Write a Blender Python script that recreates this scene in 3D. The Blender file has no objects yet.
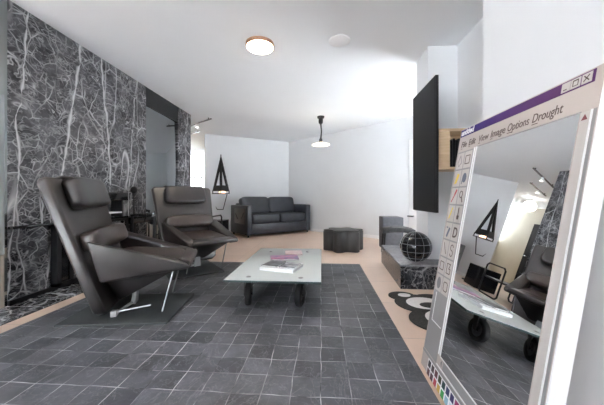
import bpy, bmesh, math, random
from mathutils import Vector, Matrix, Euler
random.seed(7)
SC = bpy.context.scene
COL = SC.collection
R = math.radians
PI = math.pi

# ------------------------------------------------------------------ camera
cd = bpy.data.cameras.new('camera')
cd.sensor_width = 36.0
cd.lens = 36.0 * 275.0 / 604.0
cd.shift_y = -5.0 / 604.0
cd.clip_start = 0.02
cam = bpy.data.objects.new('camera', cd)
COL.objects.link(cam)
cam.location = (0, 0, 0.9)
cam.rotation_euler = (R(90), 0, math.atan(19.0 / 275.0))
SC.camera = cam

# ------------------------------------------------------------------ world, daylight, exposure
w = bpy.data.worlds.new('overcast_sky')
SC.world = w
w.use_nodes = True
bg = w.node_tree.nodes['Background']
bg.inputs[0].default_value = (0.93, 0.965, 1.0, 1)
bg.inputs[1].default_value = 2.9
sl = bpy.data.lights.new('sun', 'SUN'); sl.energy = 26.0; sl.angle = R(2); sl.color = (0.97, 0.98, 1.0)
sun = bpy.data.objects.new('sun', sl); COL.objects.link(sun)
sun.rotation_euler = (R(-3), R(3), 0)     # high noon: it lights the terrace and not the room

def portal(name, loc, rot, sx, sy):
    l = bpy.data.lights.new(name, 'AREA')
    l.shape = 'RECTANGLE'; l.size = sx; l.size_y = sy
    l.cycles.is_portal = True
    o = bpy.data.objects.new(name, l)
    COL.objects.link(o); o.location = loc; o.rotation_euler = rot
    return o

portal('window_daylight_back', (-3.1, -4.12, 1.25), (R(90), 0, 0), 3.7, 2.4)
portal('fill_window_daylight', (2.72, 4.1, 1.0), (R(90), 0, R(90)), 1.25, 1.4)  # portal for the added side window, out of view
portal('window_daylight_hall', (-4.6, 10.12, 1.85), (R(90), 0, R(180)), 0.7, 1.2)

SC.view_settings.view_transform = 'Standard'
SC.view_settings.look = 'None'
SC.view_settings.exposure = 1.76
SC.view_settings.gamma = 1.0
SC.view_settings.use_curve_mapping = False
SC.cycles.use_denoising = True
SC.cycles.max_bounces = 14
SC.cycles.diffuse_bounces = 8
SC.cycles.glossy_bounces = 6
SC.cycles.transparent_max_bounces = 16

# ------------------------------------------------------------------ materials
def new_mat(name):
    m = bpy.data.materials.new(name); m.use_nodes = True
    nt = m.node_tree
    return m, nt, nt.nodes['Principled BSDF']

def plain(name, col, rough=0.5, metal=0.0, spec=0.5, emit=0, coat=0.0):
    m, nt, b = new_mat(name)
    b.inputs['Base Color'].default_value = (*col, 1)
    b.inputs['Roughness'].default_value = rough
    b.inputs['Metallic'].default_value = metal
    b.inputs['Specular IOR Level'].default_value = spec
    b.inputs['Coat Weight'].default_value = coat
    if emit:
        b.inputs['Emission Color'].default_value = (*col, 1)
        b.inputs['Emission Strength'].default_value = emit
    return m

def N(nt, t, **kw):
    n = nt.nodes.new(t)
    for k, v in kw.items():
        if k in n.inputs: n.inputs[k].default_value = v
        else: setattr(n, k, v)
    return n

def L(nt, a, b): nt.links.new(a, b)

def coords(nt, scale=(1, 1, 1)):
    tc = N(nt, 'ShaderNodeTexCoord')
    mp = N(nt, 'ShaderNodeMapping'); mp.inputs['Scale'].default_value = scale
    L(nt, tc.outputs['Object'], mp.inputs[0])
    return mp.outputs[0]

def noisy(name, c1, c2, scale=8, rough=0.5, bump=0.0, bscale=60, detail=4, spec=0.5, rough2=None, sc=(1, 1, 1)):
    m, nt, b = new_mat(name)
    v = coords(nt, sc)
    n = N(nt, 'ShaderNodeTexNoise', Scale=scale, Detail=detail)
    L(nt, v, n.inputs['Vector'])
    r = N(nt, 'ShaderNodeValToRGB')
    r.color_ramp.elements[0].position = 0.3; r.color_ramp.elements[1].position = 0.7
    r.color_ramp.elements[0].color = (*c1, 1); r.color_ramp.elements[1].color = (*c2, 1)
    L(nt, n.outputs[0], r.inputs[0]); L(nt, r.outputs[0], b.inputs['Base Color'])
    b.inputs['Roughness'].default_value = rough
    b.inputs['Specular IOR Level'].default_value = spec
    if rough2 is not None:
        mr = N(nt, 'ShaderNodeMapRange'); mr.inputs[3].default_value = rough; mr.inputs[4].default_value = rough2
        L(nt, n.outputs[0], mr.inputs[0]); L(nt, mr.outputs[0], b.inputs['Roughness'])
    if bump:
        n2 = N(nt, 'ShaderNodeTexNoise', Scale=bscale, Detail=3)
        L(nt, v, n2.inputs['Vector'])
        bp = N(nt, 'ShaderNodeBump', Strength=bump, Distance=0.01)
        L(nt, n2.outputs[0], bp.inputs['Height']); L(nt, bp.outputs[0], b.inputs['Normal'])
    return m

def marble(name, base1, base2, vein, k=1.0, rough=0.25, amount=1.0, veins=None, crack=1.0, warp=0.35, streaks=()):
    m, nt, b = new_mat(name)
    v = coords(nt)
    wn = N(nt, 'ShaderNodeTexNoise', Scale=2.2 * k, Detail=4)
    L(nt, v, wn.inputs['Vector'])
    sub = N(nt, 'ShaderNodeVectorMath', operation='SUBTRACT'); sub.inputs[1].default_value = (0.5, 0.5, 0.5)
    L(nt, wn.outputs['Color'], sub.inputs[0])
    scl = N(nt, 'ShaderNodeVectorMath', operation='SCALE'); scl.inputs['Scale'].default_value = warp / k
    L(nt, sub.outputs[0], scl.inputs[0])
    add = N(nt, 'ShaderNodeVectorMath', operation='ADD')
    L(nt, v, add.inputs[0]); L(nt, scl.outputs[0], add.inputs[1])
    wv = add.outputs[0]
    total = None
    specs = veins or [(1.0, (1, 1.0, 0.22), 0.011, 1.0, 2), (2.6, (1, 1, 0.8), 0.018, 0.75, 3), (6, (1, 1, 1.3), 0.030, 0.5, 4), (13, (1, 1, 1), 0.05, 0.33, 4)]
    for i, (s, ax, wd, st, det) in enumerate(specs):
        mp = N(nt, 'ShaderNodeMapping'); mp.inputs['Scale'].default_value = ax; mp.inputs['Location'].default_value = (i * 3.1, i * 1.7, i * 0.9)
        L(nt, wv, mp.inputs[0])
        n = N(nt, 'ShaderNodeTexNoise', Scale=s * k, Detail=det, Roughness=0.55, Distortion=0.4)
        L(nt, mp.outputs[0], n.inputs['Vector'])
        su = N(nt, 'ShaderNodeMath', operation='SUBTRACT'); su.inputs[1].default_value = 0.5
        L(nt, n.outputs[0], su.inputs[0])
        ab = N(nt, 'ShaderNodeMath', operation='ABSOLUTE'); L(nt, su.outputs[0], ab.inputs[0])
        mr = N(nt, 'ShaderNodeMapRange'); mr.inputs[1].default_value = 0; mr.inputs[2].default_value = wd
        mr.inputs[3].default_value = st * amount; mr.inputs[4].default_value = 0
        L(nt, ab.outputs[0], mr.inputs[0])
        # break the vein up so that it fades in and out
        bn = N(nt, 'ShaderNodeTexNoise', Scale=s * k * 1.3, Detail=2); L(nt, v, bn.inputs['Vector'])
        bm_ = N(nt, 'ShaderNodeMapRange'); bm_.inputs[1].default_value = 0.36; bm_.inputs[2].default_value = 0.58
        L(nt, bn.outputs[0], bm_.inputs[0])
        mu = N(nt, 'ShaderNodeMath', operation='MULTIPLY'); L(nt, mr.outputs[0], mu.inputs[0]); L(nt, bm_.outputs[0], mu.inputs[1])
        if total is None: total = mu.outputs[0]
        else:
            mx = N(nt, 'ShaderNodeMath', operation='MAXIMUM'); L(nt, total, mx.inputs[0]); L(nt, mu.outputs[0], mx.inputs[1]); total = mx.outputs[0]
    for s, st, wd, ax in ((3.4, 0.85, 0.028, (1, 1.3, 0.9)), (7.5, 0.65, 0.05, (1, 1.0, 1.2)), (15, 0.35, 0.07, (1, 0.9, 1.2))):
        mp = N(nt, 'ShaderNodeMapping'); mp.inputs['Scale'].default_value = ax; mp.inputs['Rotation'].default_value = (0.5 + s * 0.1, 0.2, 0.3)
        L(nt, wv, mp.inputs[0])
        vo = N(nt, 'ShaderNodeTexVoronoi', feature='DISTANCE_TO_EDGE', Scale=s * k); L(nt, mp.outputs[0], vo.inputs['Vector'])
        mr = N(nt, 'ShaderNodeMapRange'); mr.inputs[1].default_value = 0; mr.inputs[2].default_value = wd; mr.inputs[3].default_value = st * amount * crack; mr.inputs[4].default_value = 0
        L(nt, vo.outputs['Distance'], mr.inputs[0])
        bn = N(nt, 'ShaderNodeTexNoise', Scale=s * k * 0.9, Detail=3); L(nt, mp.outputs[0], bn.inputs['Vector'])
        bm_ = N(nt, 'ShaderNodeMapRange'); bm_.inputs[1].default_value = 0.42; bm_.inputs[2].default_value = 0.62
        L(nt, bn.outputs[0], bm_.inputs[0])
        mu = N(nt, 'ShaderNodeMath', operation='MULTIPLY'); L(nt, mr.outputs[0], mu.inputs[0]); L(nt, bm_.outputs[0], mu.inputs[1])
        mx = N(nt, 'ShaderNodeMath', operation='MAXIMUM'); L(nt, total, mx.inputs[0]); L(nt, mu.outputs[0], mx.inputs[1]); total = mx.outputs[0]
    if streaks:
        sx = N(nt, 'ShaderNodeSeparateXYZ'); L(nt, wv, sx.inputs[0])
        fn = N(nt, 'ShaderNodeTexNoise', Scale=9, Detail=4); L(nt, v, fn.inputs['Vector'])
        for (y0, z0, slope, wd) in streaks:
            m1 = N(nt, 'ShaderNodeMath', operation='MULTIPLY_ADD'); m1.inputs[1].default_value = -slope; m1.inputs[2].default_value = slope * z0 - y0
            L(nt, sx.outputs[2], m1.inputs[0])
            ad = N(nt, 'ShaderNodeMath', operation='ADD'); L(nt, sx.outputs[1], ad.inputs[0]); L(nt, m1.outputs[0], ad.inputs[1])
            ab = N(nt, 'ShaderNodeMath', operation='ABSOLUTE'); L(nt, ad.outputs[0], ab.inputs[0])
            wn2 = N(nt, 'ShaderNodeMapRange'); wn2.inputs[1].default_value = 0.35; wn2.inputs[2].default_value = 0.65; wn2.inputs[3].default_value = wd * 0.08; wn2.inputs[4].default_value = wd * 1.5
            L(nt, fn.outputs[0], wn2.inputs[0])
            mr = N(nt, 'ShaderNodeMapRange'); mr.inputs[1].default_value = 0; mr.inputs[3].default_value = 0.85; mr.inputs[4].default_value = 0
            L(nt, wn2.outputs[0], mr.inputs[2]); L(nt, ab.outputs[0], mr.inputs[0])
            mx = N(nt, 'ShaderNodeMath', operation='MAXIMUM'); L(nt, total, mx.inputs[0]); L(nt, mr.outputs[0], mx.inputs[1]); total = mx.outputs[0]
    cn = N(nt, 'ShaderNodeTexNoise', Scale=5 * k, Detail=6, Roughness=0.65); L(nt, wv, cn.inputs['Vector'])
    r = N(nt, 'ShaderNodeValToRGB')
    r.color_ramp.elements[0].position = 0.36; r.color_ramp.elements[1].position = 0.66
    r.color_ramp.elements[0].color = (*base1, 1); r.color_ramp.elements[1].color = (*base2, 1)
    L(nt, cn.outputs[0], r.inputs[0])
    mix = N(nt, 'ShaderNodeMix', data_type='RGBA'); mix.inputs[7].default_value = (*vein, 1)
    L(nt, total, mix.inputs[0]); L(nt, r.outputs[0], mix.inputs[6])
    L(nt, mix.outputs[2], b.inputs['Base Color'])
    b.inputs['Roughness'].default_value = rough
    return m

def tiles(name, w_, h_, mortar, c1, c2, mcol, rough=0.4, mottled=0.0, bump=0.2, wobble=0.0, rough2=None, patchy=False):
    m, nt, b = new_mat(name)
    v = coords(nt)
    vv = v
    if wobble:
        wn = N(nt, 'ShaderNodeTexNoise', Scale=5, Detail=2); L(nt, v, wn.inputs['Vector'])
        sub = N(nt, 'ShaderNodeVectorMath', operation='SUBTRACT'); sub.inputs[1].default_value = (0.5, 0.5, 0.5)
        L(nt, wn.outputs['Color'], sub.inputs[0])
        scl = N(nt, 'ShaderNodeVectorMath', operation='SCALE'); scl.inputs['Scale'].default_value = wobble
        L(nt, sub.outputs[0], scl.inputs[0])
        add = N(nt, 'ShaderNodeVectorMath', operation='ADD'); L(nt, v, add.inputs[0]); L(nt, scl.outputs[0], add.inputs[1])
        vv = add.outputs[0]
    br = N(nt, 'ShaderNodeTexBrick', offset=0.0, squash=1.0)
    br.inputs['Scale'].default_value = 1; br.inputs['Brick Width'].default_value = w_; br.inputs['Row Height'].default_value = h_
    br.inputs['Mortar Size'].default_value = mortar; br.inputs['Mortar Smooth'].default_value = 0.3
    br.inputs['Color1'].default_value = (*c1, 1); br.inputs['Color2'].default_value = (*c2, 1); br.inputs['Mortar'].default_value = (*mcol, 1)
    L(nt, vv, br.inputs['Vector'])
    out = br.outputs['Color']
    if patchy:   # seams that come and go
        pn = N(nt, 'ShaderNodeTexNoise', Scale=6.5, Detail=3); L(nt, v, pn.inputs['Vector'])
        pr = N(nt, 'ShaderNodeMapRange'); pr.inputs[1].default_value = 0.36; pr.inputs[2].default_value = 0.62
        L(nt, pn.outputs[0], pr.inputs[0])
        cmix = N(nt, 'ShaderNodeMix', data_type='RGBA')
        cmix.inputs[6].default_value = (c1[0] * 0.7, c1[1] * 0.7, c1[2] * 0.7, 1); cmix.inputs[7].default_value = (*mcol, 1)
        L(nt, pr.outputs[0], cmix.inputs[0]); L(nt, cmix.outputs[2], br.inputs['Mortar'])
    if mottled:
        n = N(nt, 'ShaderNodeTexNoise', Scale=4.0, Detail=7, Roughness=0.7); L(nt, v, n.inputs['Vector'])
        mr = N(nt, 'ShaderNodeMapRange'); mr.inputs[1].default_value = 0.3; mr.inputs[2].default_value = 0.7
        mr.inputs[3].default_value = 1 - mottled; mr.inputs[4].default_value = 1 + mottled
        L(nt, n.outputs[0], mr.inputs[0])
        mu = N(nt, 'ShaderNodeVectorMath', operation='SCALE'); L(nt, out, mu.inputs[0]); L(nt, mr.outputs[0], mu.inputs['Scale'])
        out = mu.outputs[0]
        if patchy:   # pale scratches and creases in the hide
            for sc_, ax, wd, st in ((7, (1, 0.5, 1), 0.012, 0.45), (16, (0.6, 1, 1), 0.018, 0.30)):
                mp2 = N(nt, 'ShaderNodeMapping'); mp2.inputs['Scale'].default_value = ax; L(nt, v, mp2.inputs[0])
                n2 = N(nt, 'ShaderNodeTexNoise', Scale=sc_, Detail=5, Roughness=0.6, Distortion=0.8); L(nt, mp2.outputs[0], n2.inputs['Vector'])
                s2 = N(nt, 'ShaderNodeMath', operation='SUBTRACT'); s2.inputs[1].default_value = 0.5; L(nt, n2.outputs[0], s2.inputs[0])
                a2 = N(nt, 'ShaderNodeMath', operation='ABSOLUTE'); L(nt, s2.outputs[0], a2.inputs[0])
                r2 = N(nt, 'ShaderNodeMapRange'); r2.inputs[1].default_value = 0; r2.inputs[2].default_value = wd; r2.inputs[3].default_value = st; r2.inputs[4].default_value = 0
                L(nt, a2.outputs[0], r2.inputs[0])
                x2 = N(nt, 'ShaderNodeMix', data_type='RGBA'); x2.inputs[7].default_value = (0.26, 0.265, 0.285, 1)
                L(nt, r2.outputs[0], x2.inputs[0]); L(nt, out, x2.inputs[6]); out = x2.outputs[2]
        if rough2 is not None:
            rr = N(nt, 'ShaderNodeMapRange'); rr.inputs[1].default_value = 0.3; rr.inputs[2].default_value = 0.7
            rr.inputs[3].default_value = rough; rr.inputs[4].default_value = rough2
            L(nt, n.outputs[0], rr.inputs[0]); L(nt, rr.outputs[0], b.inputs['Roughness'])
    L(nt, out, b.inputs['Base Color'])
    if rough2 is None: b.inputs['Roughness'].default_value = rough
    if bump:
        inv = N(nt, 'ShaderNodeMath', operation='SUBTRACT'); inv.inputs[0].default_value = 1
        L(nt, br.outputs['Fac'], inv.inputs[1])
        bp = N(nt, 'ShaderNodeBump', Strength=bump, Distance=0.004)
        L(nt, inv.outputs[0], bp.inputs['Height']); L(nt, bp.outputs[0], b.inputs['Normal'])
    return m

def pane_mat(name, fac=0.07, tint=(0.97, 0.99, 1.0)):
    m = bpy.data.materials.new(name); m.use_nodes = True
    nt = m.node_tree; nt.nodes.clear()
    o = N(nt, 'ShaderNodeOutputMaterial'); mx = N(nt, 'ShaderNodeMixShader'); mx.inputs[0].default_value = fac
    t = N(nt, 'ShaderNodeBsdfTransparent'); t.inputs[0].default_value = (*tint, 1)
    g = N(nt, 'ShaderNodeBsdfGlossy'); g.inputs['Roughness'].default_value = 0.02
    L(nt, t.outputs[0], mx.inputs[1]); L(nt, g.outputs[0], mx.inputs[2]); L(nt, mx.outputs[0], o.inputs[0])
    return m

M = {}
M['wall'] = noisy('white_wall_paint', (0.71, 0.722, 0.74), (0.73, 0.742, 0.76), 3, 0.75)
M['ceil'] = noisy('white_ceiling_paint', (0.85, 0.875, 0.90), (0.87, 0.895, 0.92), 2, 0.85)
M['hall'] = noisy('cream_wall_paint', (0.56, 0.52, 0.42), (0.60, 0.55, 0.45), 3, 0.7)
M['floor'] = tiles('beige_floor_tile', 1.2, 0.6, 0.0022, (0.72, 0.54, 0.43), (0.77, 0.585, 0.47), (0.40, 0.32, 0.27), 0.28, 0.05, 0.05)
M['rug'] = tiles('grey_leather_patchwork', 0.136, 0.136, 0.0026, (0.054, 0.058, 0.069), (0.135, 0.139, 0.157), (0.55, 0.55, 0.57), 0.34, 0.5, 0.35, 0.022, 0.54, True)
M['marble'] = marble('grey_veined_marble', (0.020, 0.020, 0.023), (0.115, 0.115, 0.125), (0.68, 0.68, 0.70), 1.0, 0.22,
                     0.88, [(1.5, (1, 1.0, 0.16), 0.009, 0.9, 2), (3.3, (1, 0.8, 1.2), 0.012, 0.65, 3), (8, (1, 0.7, 1.4), 0.022, 0.4, 3)], 0.9, 0.15,
                     ((2.17, 1.6, 0.06, 0.013), (2.62, 1.6, 0.16, 0.022), (3.13, 1.5, -0.11, 0.018), (3.55, 1.5, 0.10, 0.010), (5.0, 1.5, 0.1, 0.012)))
M['marble_black'] = marble('black_white_veined_marble', (0.008, 0.009, 0.012), (0.030, 0.031, 0.037), (0.55, 0.55, 0.57), 1.7, 0.15, 0.9,
                           [(1.0, (1, 1, 1), 0.012, 0.8, 3), (2.6, (1, 1, 1), 0.014, 0.55, 4), (7, (1, 1, 1), 0.02, 0.25, 4)], 0.55, 0.2)
M['marble_top_sheen'] = marble('black_marble_top_sheen', (0.20, 0.20, 0.22), (0.28, 0.28, 0.30), (0.5, 0.5, 0.52), 2.2, 0.2, 0.5)  # plinth's black marble, its top reflection put into the colour
M['leather'] = noisy('dark_brown_grey_leather', (0.023, 0.0195, 0.020), (0.044, 0.036, 0.035), 5, 0.30, 0.10, 160, 4, 0.8)
M['leather_brown'] = noisy('worn_brown_leather', (0.032, 0.023, 0.021), (0.066, 0.045, 0.038), 6, 0.32, 0.12, 160, 4, 0.8)
M['sofa'] = noisy('black_sofa_leather', (0.026, 0.029, 0.039), (0.042, 0.047, 0.060), 5, 0.33, 0.10, 160)
M['black'] = plain('satin_black_steel', (0.010, 0.010, 0.012), 0.4, spec=0.35)
M['gloss_black'] = plain('gloss_black_lacquer', (0.010, 0.011, 0.014), 0.12)
M['rubber'] = noisy('black_rubber', (0.006, 0.006, 0.007), (0.012, 0.012, 0.013), 20, 0.6, 0, 60, 4, 0.35)
M['chrome'] = plain('brushed_steel', (0.72, 0.73, 0.74), 0.25, 1.0)
M['dark_metal'] = plain('dark_grey_metal', (0.10, 0.10, 0.11), 0.35, 0.8)
M['bolt'] = plain('grey_steel_bolt', (0.22, 0.22, 0.23), 0.35, 0.7)
M['wire'] = plain('grey_wire', (0.30, 0.31, 0.32), 0.4, 0.5)
M['rod'] = plain('satin_steel_rod', (0.40, 0.41, 0.42), 0.35, 0.8)
M['rod2'] = plain('pale_steel_bracket', (0.48, 0.49, 0.50), 0.4, 0.4)
M['plate'] = noisy('dark_grey_base_plate', (0.045, 0.05, 0.052), (0.065, 0.07, 0.073), 6, 0.5)
M['white'] = plain('white_lacquer', (0.85, 0.85, 0.86), 0.35)
M['white_metal'] = plain('white_painted_steel', (0.75, 0.76, 0.78), 0.35)
M['door'] = noisy('dark_stained_door', (0.014, 0.013, 0.013), (0.022, 0.020, 0.020), 4, 0.85)
M['screen'] = plain('black_screen_glass', (0.006, 0.006, 0.007), 0.5, spec=0.12)
M['wood'] = noisy('pale_pine_wood', (0.62, 0.44, 0.27), (0.74, 0.56, 0.37), 5, 0.5, 0, 60, 5, 0.4, None, (1, 1, 12))
M['log'] = noisy('brown_log_bark', (0.16, 0.09, 0.05), (0.30, 0.19, 0.11), 9, 0.8, 0.4, 40)
M['mirror'] = plain('mirror_silver', (0.90, 0.91, 0.92), 0.0, 1.0)
M['smoked'] = plain('smoked_mirror_glass', (0.285, 0.305, 0.32), 0.03, 1.0)
M['dark_mirror'] = plain('dark_mirror_glass', (0.22, 0.24, 0.24), 0.05, 1.0)
M['pane'] = pane_mat('clear_window_pane')
M['fire_glass'] = pane_mat('fire_door_glass', 0.22, (0.45, 0.46, 0.48))
M['gui'] = noisy('warm_grey_printed_frame', (0.44, 0.385, 0.355), (0.46, 0.405, 0.375), 2, 0.35)
M['gui_dark'] = plain('mid_grey_print', (0.27, 0.265, 0.27), 0.4)
M['gui_shadow'] = plain('dark_grey_print', (0.17, 0.17, 0.18), 0.4)
M['gui_ink'] = plain('dark_brown_ink', (0.07, 0.04, 0.035), 0.5)
M['gui_white'] = plain('white_print', (0.80, 0.80, 0.81), 0.35)
M['gui_cell'] = plain('light_grey_print', (0.50, 0.465, 0.445), 0.4)
M['orange'] = plain('copper_lamp_rim', (0.55, 0.33, 0.22), 0.35, 0.6)
M['lamp'] = plain('lit_lamp_diffuser', (1.0, 0.88, 0.72), 0.4, emit=20.0)
M['pendant'] = plain('lit_pendant_glass', (1.0, 0.88, 0.66), 0.4, emit=1.6)
M['globe'] = plain('lit_white_globe', (1.0, 0.95, 0.86), 0.4, emit=1.5)
M['spot'] = plain('lit_spot_bulb', (1.0, 0.95, 0.85), 0.4, emit=6.0)
M['glow'] = plain('warm_shelf_bulb', (1.0, 0.62, 0.35), 0.4, emit=1.3)
M['paper'] = plain('white_page_block', (0.86, 0.87, 0.88), 0.6)
M['cover_grey'] = noisy('grey_photo_cover', (0.08, 0.08, 0.09), (0.20, 0.205, 0.22), 12, 0.6)
M['cover_dark'] = noisy('dark_photo_cover', (0.015, 0.015, 0.03), (0.50, 0.50, 0.54), 14, 0.55)
M['cover_pink'] = noisy('pink_purple_photo_cover', (0.50, 0.20, 0.30), (0.16, 0.13, 0.27), 11, 0.55)
M['cover_rose'] = noisy('pale_rose_photo_cover', (0.45, 0.26, 0.28), (0.60, 0.52, 0.52), 12, 0.55)
M['green'] = plain('green_cloth', (0.05, 0.30, 0.15), 0.8)
M['ground'] = noisy('pale_terrace_paving', (0.62, 0.63, 0.64), (0.70, 0.71, 0.72), 3, 0.8)
M['shag_black'] = noisy('black_tufted_wool', (0.020, 0.019, 0.019), (0.050, 0.047, 0.046), 60, 0.9, 0.8, 180)
M['shag_white'] = noisy('white_tufted_wool', (0.74, 0.71, 0.70), (0.84, 0.81, 0.80), 50, 0.9, 0.6, 180)
M['hide'] = noisy('black_hide', (0.010, 0.010, 0.011), (0.050, 0.048, 0.048), 7, 0.45, 0.5, 40, 5, 0.5, None, (1, 1, 0.35))
M['grey_felt'] = noisy('charcoal_felt', (0.10, 0.105, 0.12), (0.13, 0.135, 0.15), 20, 0.85)
M['grey_fabric'] = noisy('dark_grey_upholstery', (0.038, 0.039, 0.043), (0.06, 0.061, 0.066), 30, 0.7)

def glass_top():
    m, nt, b = new_mat('pale_frosted_glass')
    b.inputs['Base Color'].default_value = (0.58, 0.625, 0.62, 1)
    b.inputs['Roughness'].default_value = 0.20
    b.inputs['Transmission Weight'].default_value = 0.0
    b.inputs['IOR'].default_value = 1.5
    b.inputs['Coat Weight'].default_value = 0.0
    b.inputs['Coat Roughness'].default_value = 0.02
    return m
M['table_glass'] = glass_top()
M['glass_edge'] = plain('dark_green_glass_edge', (0.05, 0.075, 0.075), 0.12)

def title_mat():
    m, nt, b = new_mat('indigo_to_purple_print')
    v = coords(nt)
    sx = N(nt, 'ShaderNodeSeparateXYZ'); L(nt, v, sx.inputs[0])
    mr = N(nt, 'ShaderNodeMapRange'); mr.inputs[1].default_value = 0.1; mr.inputs[2].default_value = 0.6
    L(nt, sx.outputs[0], mr.inputs[0])
    r = N(nt, 'ShaderNodeValToRGB')
    r.color_ramp.elements[0].color = (0.022, 0.012, 0.13, 1); r.color_ramp.elements[1].color = (0.095, 0.022, 0.125, 1)
    L(nt, mr.outputs[0], r.inputs[0]); L(nt, r.outputs[0], b.inputs['Base Color'])
    b.inputs['Specular IOR Level'].default_value = 0.2
    b.inputs['Roughness'].default_value = 0.5
    return m
M['title'] = title_mat()

# ------------------------------------------------------------------ mesh helpers
class MB:
    def __init__(s): s.bm = bmesh.new()
    def _merge(s, b2, mat=None):
        if mat is not None: b2.transform(mat)
        me = bpy.data.meshes.new('tmp'); b2.to_mesh(me); b2.free()
        s.bm.from_mesh(me); bpy.data.meshes.remove(me)
        return s
    def _bevel(s, b2, bevel, seg):
        if bevel:
            es = [e for e in b2.edges if len(e.link_faces) == 2 and e.calc_face_angle(0) > R(18)]
            bmesh.ops.bevel(b2, geom=es, offset=bevel, segments=seg, profile=0.5, affect='EDGES', clamp_overlap=True)
    def box(s, lo, hi, bevel=0.0, seg=2, mat=None):
        b2 = bmesh.new()
        bmesh.ops.create_cube(b2, size=1)
        for v in b2.verts:
            v.co = Vector([(lo[i] + hi[i]) / 2 + v.co[i] * (hi[i] - lo[i]) for i in range(3)])
        s._bevel(b2, bevel, seg)
        return s._merge(b2, mat)
    def hull(s, pts, bevel=0.0, seg=3, mat=None):
        b2 = bmesh.new()
        for p in pts: b2.verts.new(p)
        bmesh.ops.convex_hull(b2, input=b2.verts)
        bmesh.ops.dissolve_limit(b2, angle_limit=R(2), verts=b2.verts, edges=b2.edges)
        bmesh.ops.recalc_face_normals(b2, faces=b2.faces)
        s._bevel(b2, bevel, seg)
        return s._merge(b2, mat)
    def prism(s, poly, z0, z1, bevel=0.0, seg=2, mat=None):
        b2 = bmesh.new()
        lo = [b2.verts.new((p[0], p[1], z0)) for p in poly]
        hi = [b2.verts.new((p[0], p[1], z1)) for p in poly]
        n = len(poly)
        b2.faces.new(lo[::-1]); b2.faces.new(hi)
        for i in range(n): b2.faces.new((lo[i], lo[(i + 1) % n], hi[(i + 1) % n], hi[i]))
        bmesh.ops.recalc_face_normals(b2, faces=b2.faces)
        if bevel:
            es = [e for e in b2.edges if e.calc_face_angle(0) > R(50)]
            bmesh.ops.bevel(b2, geom=es, offset=bevel, segments=seg, profile=0.5, affect='EDGES', clamp_overlap=True)
        return s._merge(b2, mat)
    def tube(s, pts, r, seg=10, mat=None, closed=False):
        b2 = bmesh.new()
        pts = [Vector(p) for p in pts]
        n = len(pts); rings = []
        up = None
        for i, p in enumerate(pts):
            a = pts[i - 1] if (i > 0 or closed) else None
            c = pts[(i + 1) % n] if (i < n - 1 or closed) else None
            t = ((c - p).normalized() if c is not None else Vector()) + ((p - a).normalized() if a is not None else Vector())
            t.normalize()
            if up is None:
                up = Vector((0, 0, 1)) if abs(t.z) < 0.9 else Vector((1, 0, 0))
            x = t.cross(up).normalized(); y = x.cross(t).normalized(); up = y
            k = 1.0
            if a is not None and c is not None:
                d = (c - p).normalized().dot((p - a).normalized()); k = 1 / max(0.5, math.sqrt(max(0.01, (1 + d) / 2)))
            rr = r[i] if isinstance(r, (list, tuple)) else r
            rings.append([b2.verts.new(p + (x * math.cos(q) + y * math.sin(q)) * rr * (k if False else 1)) for q in [2 * PI * j / seg for j in range(seg)]])
        m_ = n if closed else n - 1
        for i in range(m_):
            A, B = rings[i], rings[(i + 1) % n]
            for j in range(seg): b2.faces.new((A[j], A[(j + 1) % seg], B[(j + 1) % seg], B[j]))
        if not closed:
            b2.faces.new(rings[0][::-1]); b2.faces.new(rings[-1])
        bmesh.ops.recalc_face_normals(b2, faces=b2.faces)
        return s._merge(b2, mat)
    def lathe(s, prof, seg=32, mat=None):
        b2 = bmesh.new(); rings = []
        for r, z in prof:
            if r < 1e-6: rings.append([b2.verts.new((0, 0, z))])
            else: rings.append([b2.verts.new((r * math.cos(2 * PI * j / seg), r * math.sin(2 * PI * j / seg), z)) for j in range(seg)])
        for A, B in zip(rings, rings[1:]):
            for j in range(seg):
                k = (j + 1) % seg
                if len(A) == 1 and len(B) == 1: continue
                if len(A) == 1: b2.faces.new((A[0], B[k], B[j]))
                elif len(B) == 1: b2.faces.new((A[j], A[k], B[0]))
                else: b2.faces.new((A[j], A[k], B[k], B[j]))
        bmesh.ops.recalc_face_normals(b2, faces=b2.faces)
        return s._merge(b2, mat)
    def pillow(s, c, h, e=0.35, mat=None, rot=None, nu=36, nv=20, e2=None):
        b2 = bmesh.new(); rings = []
        e2 = e if e2 is None else e2
        pw = lambda v, q: math.copysign(abs(v) ** q, v)
        for i in range(nv + 1):
            ph = -PI / 2 + PI * i / nv
            if i in (0, nv): rings.append([b2.verts.new((0, 0, h[2] * math.sin(ph)))]); continue
            cz, sz = pw(math.cos(ph), e), pw(math.sin(ph), e)
            rings.append([b2.verts.new((h[0] * cz * pw(math.cos(2 * PI * j / nu), e2), h[1] * cz * pw(math.sin(2 * PI * j / nu), e2), h[2] * sz)) for j in range(nu)])
        for A, B in zip(rings, rings[1:]):
            for j in range(nu):
                k = (j + 1) % nu
                if len(A) == 1: b2.faces.new((A[0], B[k], B[j]))
                elif len(B) == 1: b2.faces.new((A[j], A[k], B[0]))
                else: b2.faces.new((A[j], A[k], B[k], B[j]))
        bmesh.ops.recalc_face_normals(b2, faces=b2.faces)
        T = Matrix.Translation(c)
        if rot is not None: T = T @ Euler(rot).to_matrix().to_4x4()
        b2.transform(T)
        return s._merge(b2, mat)
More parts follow.
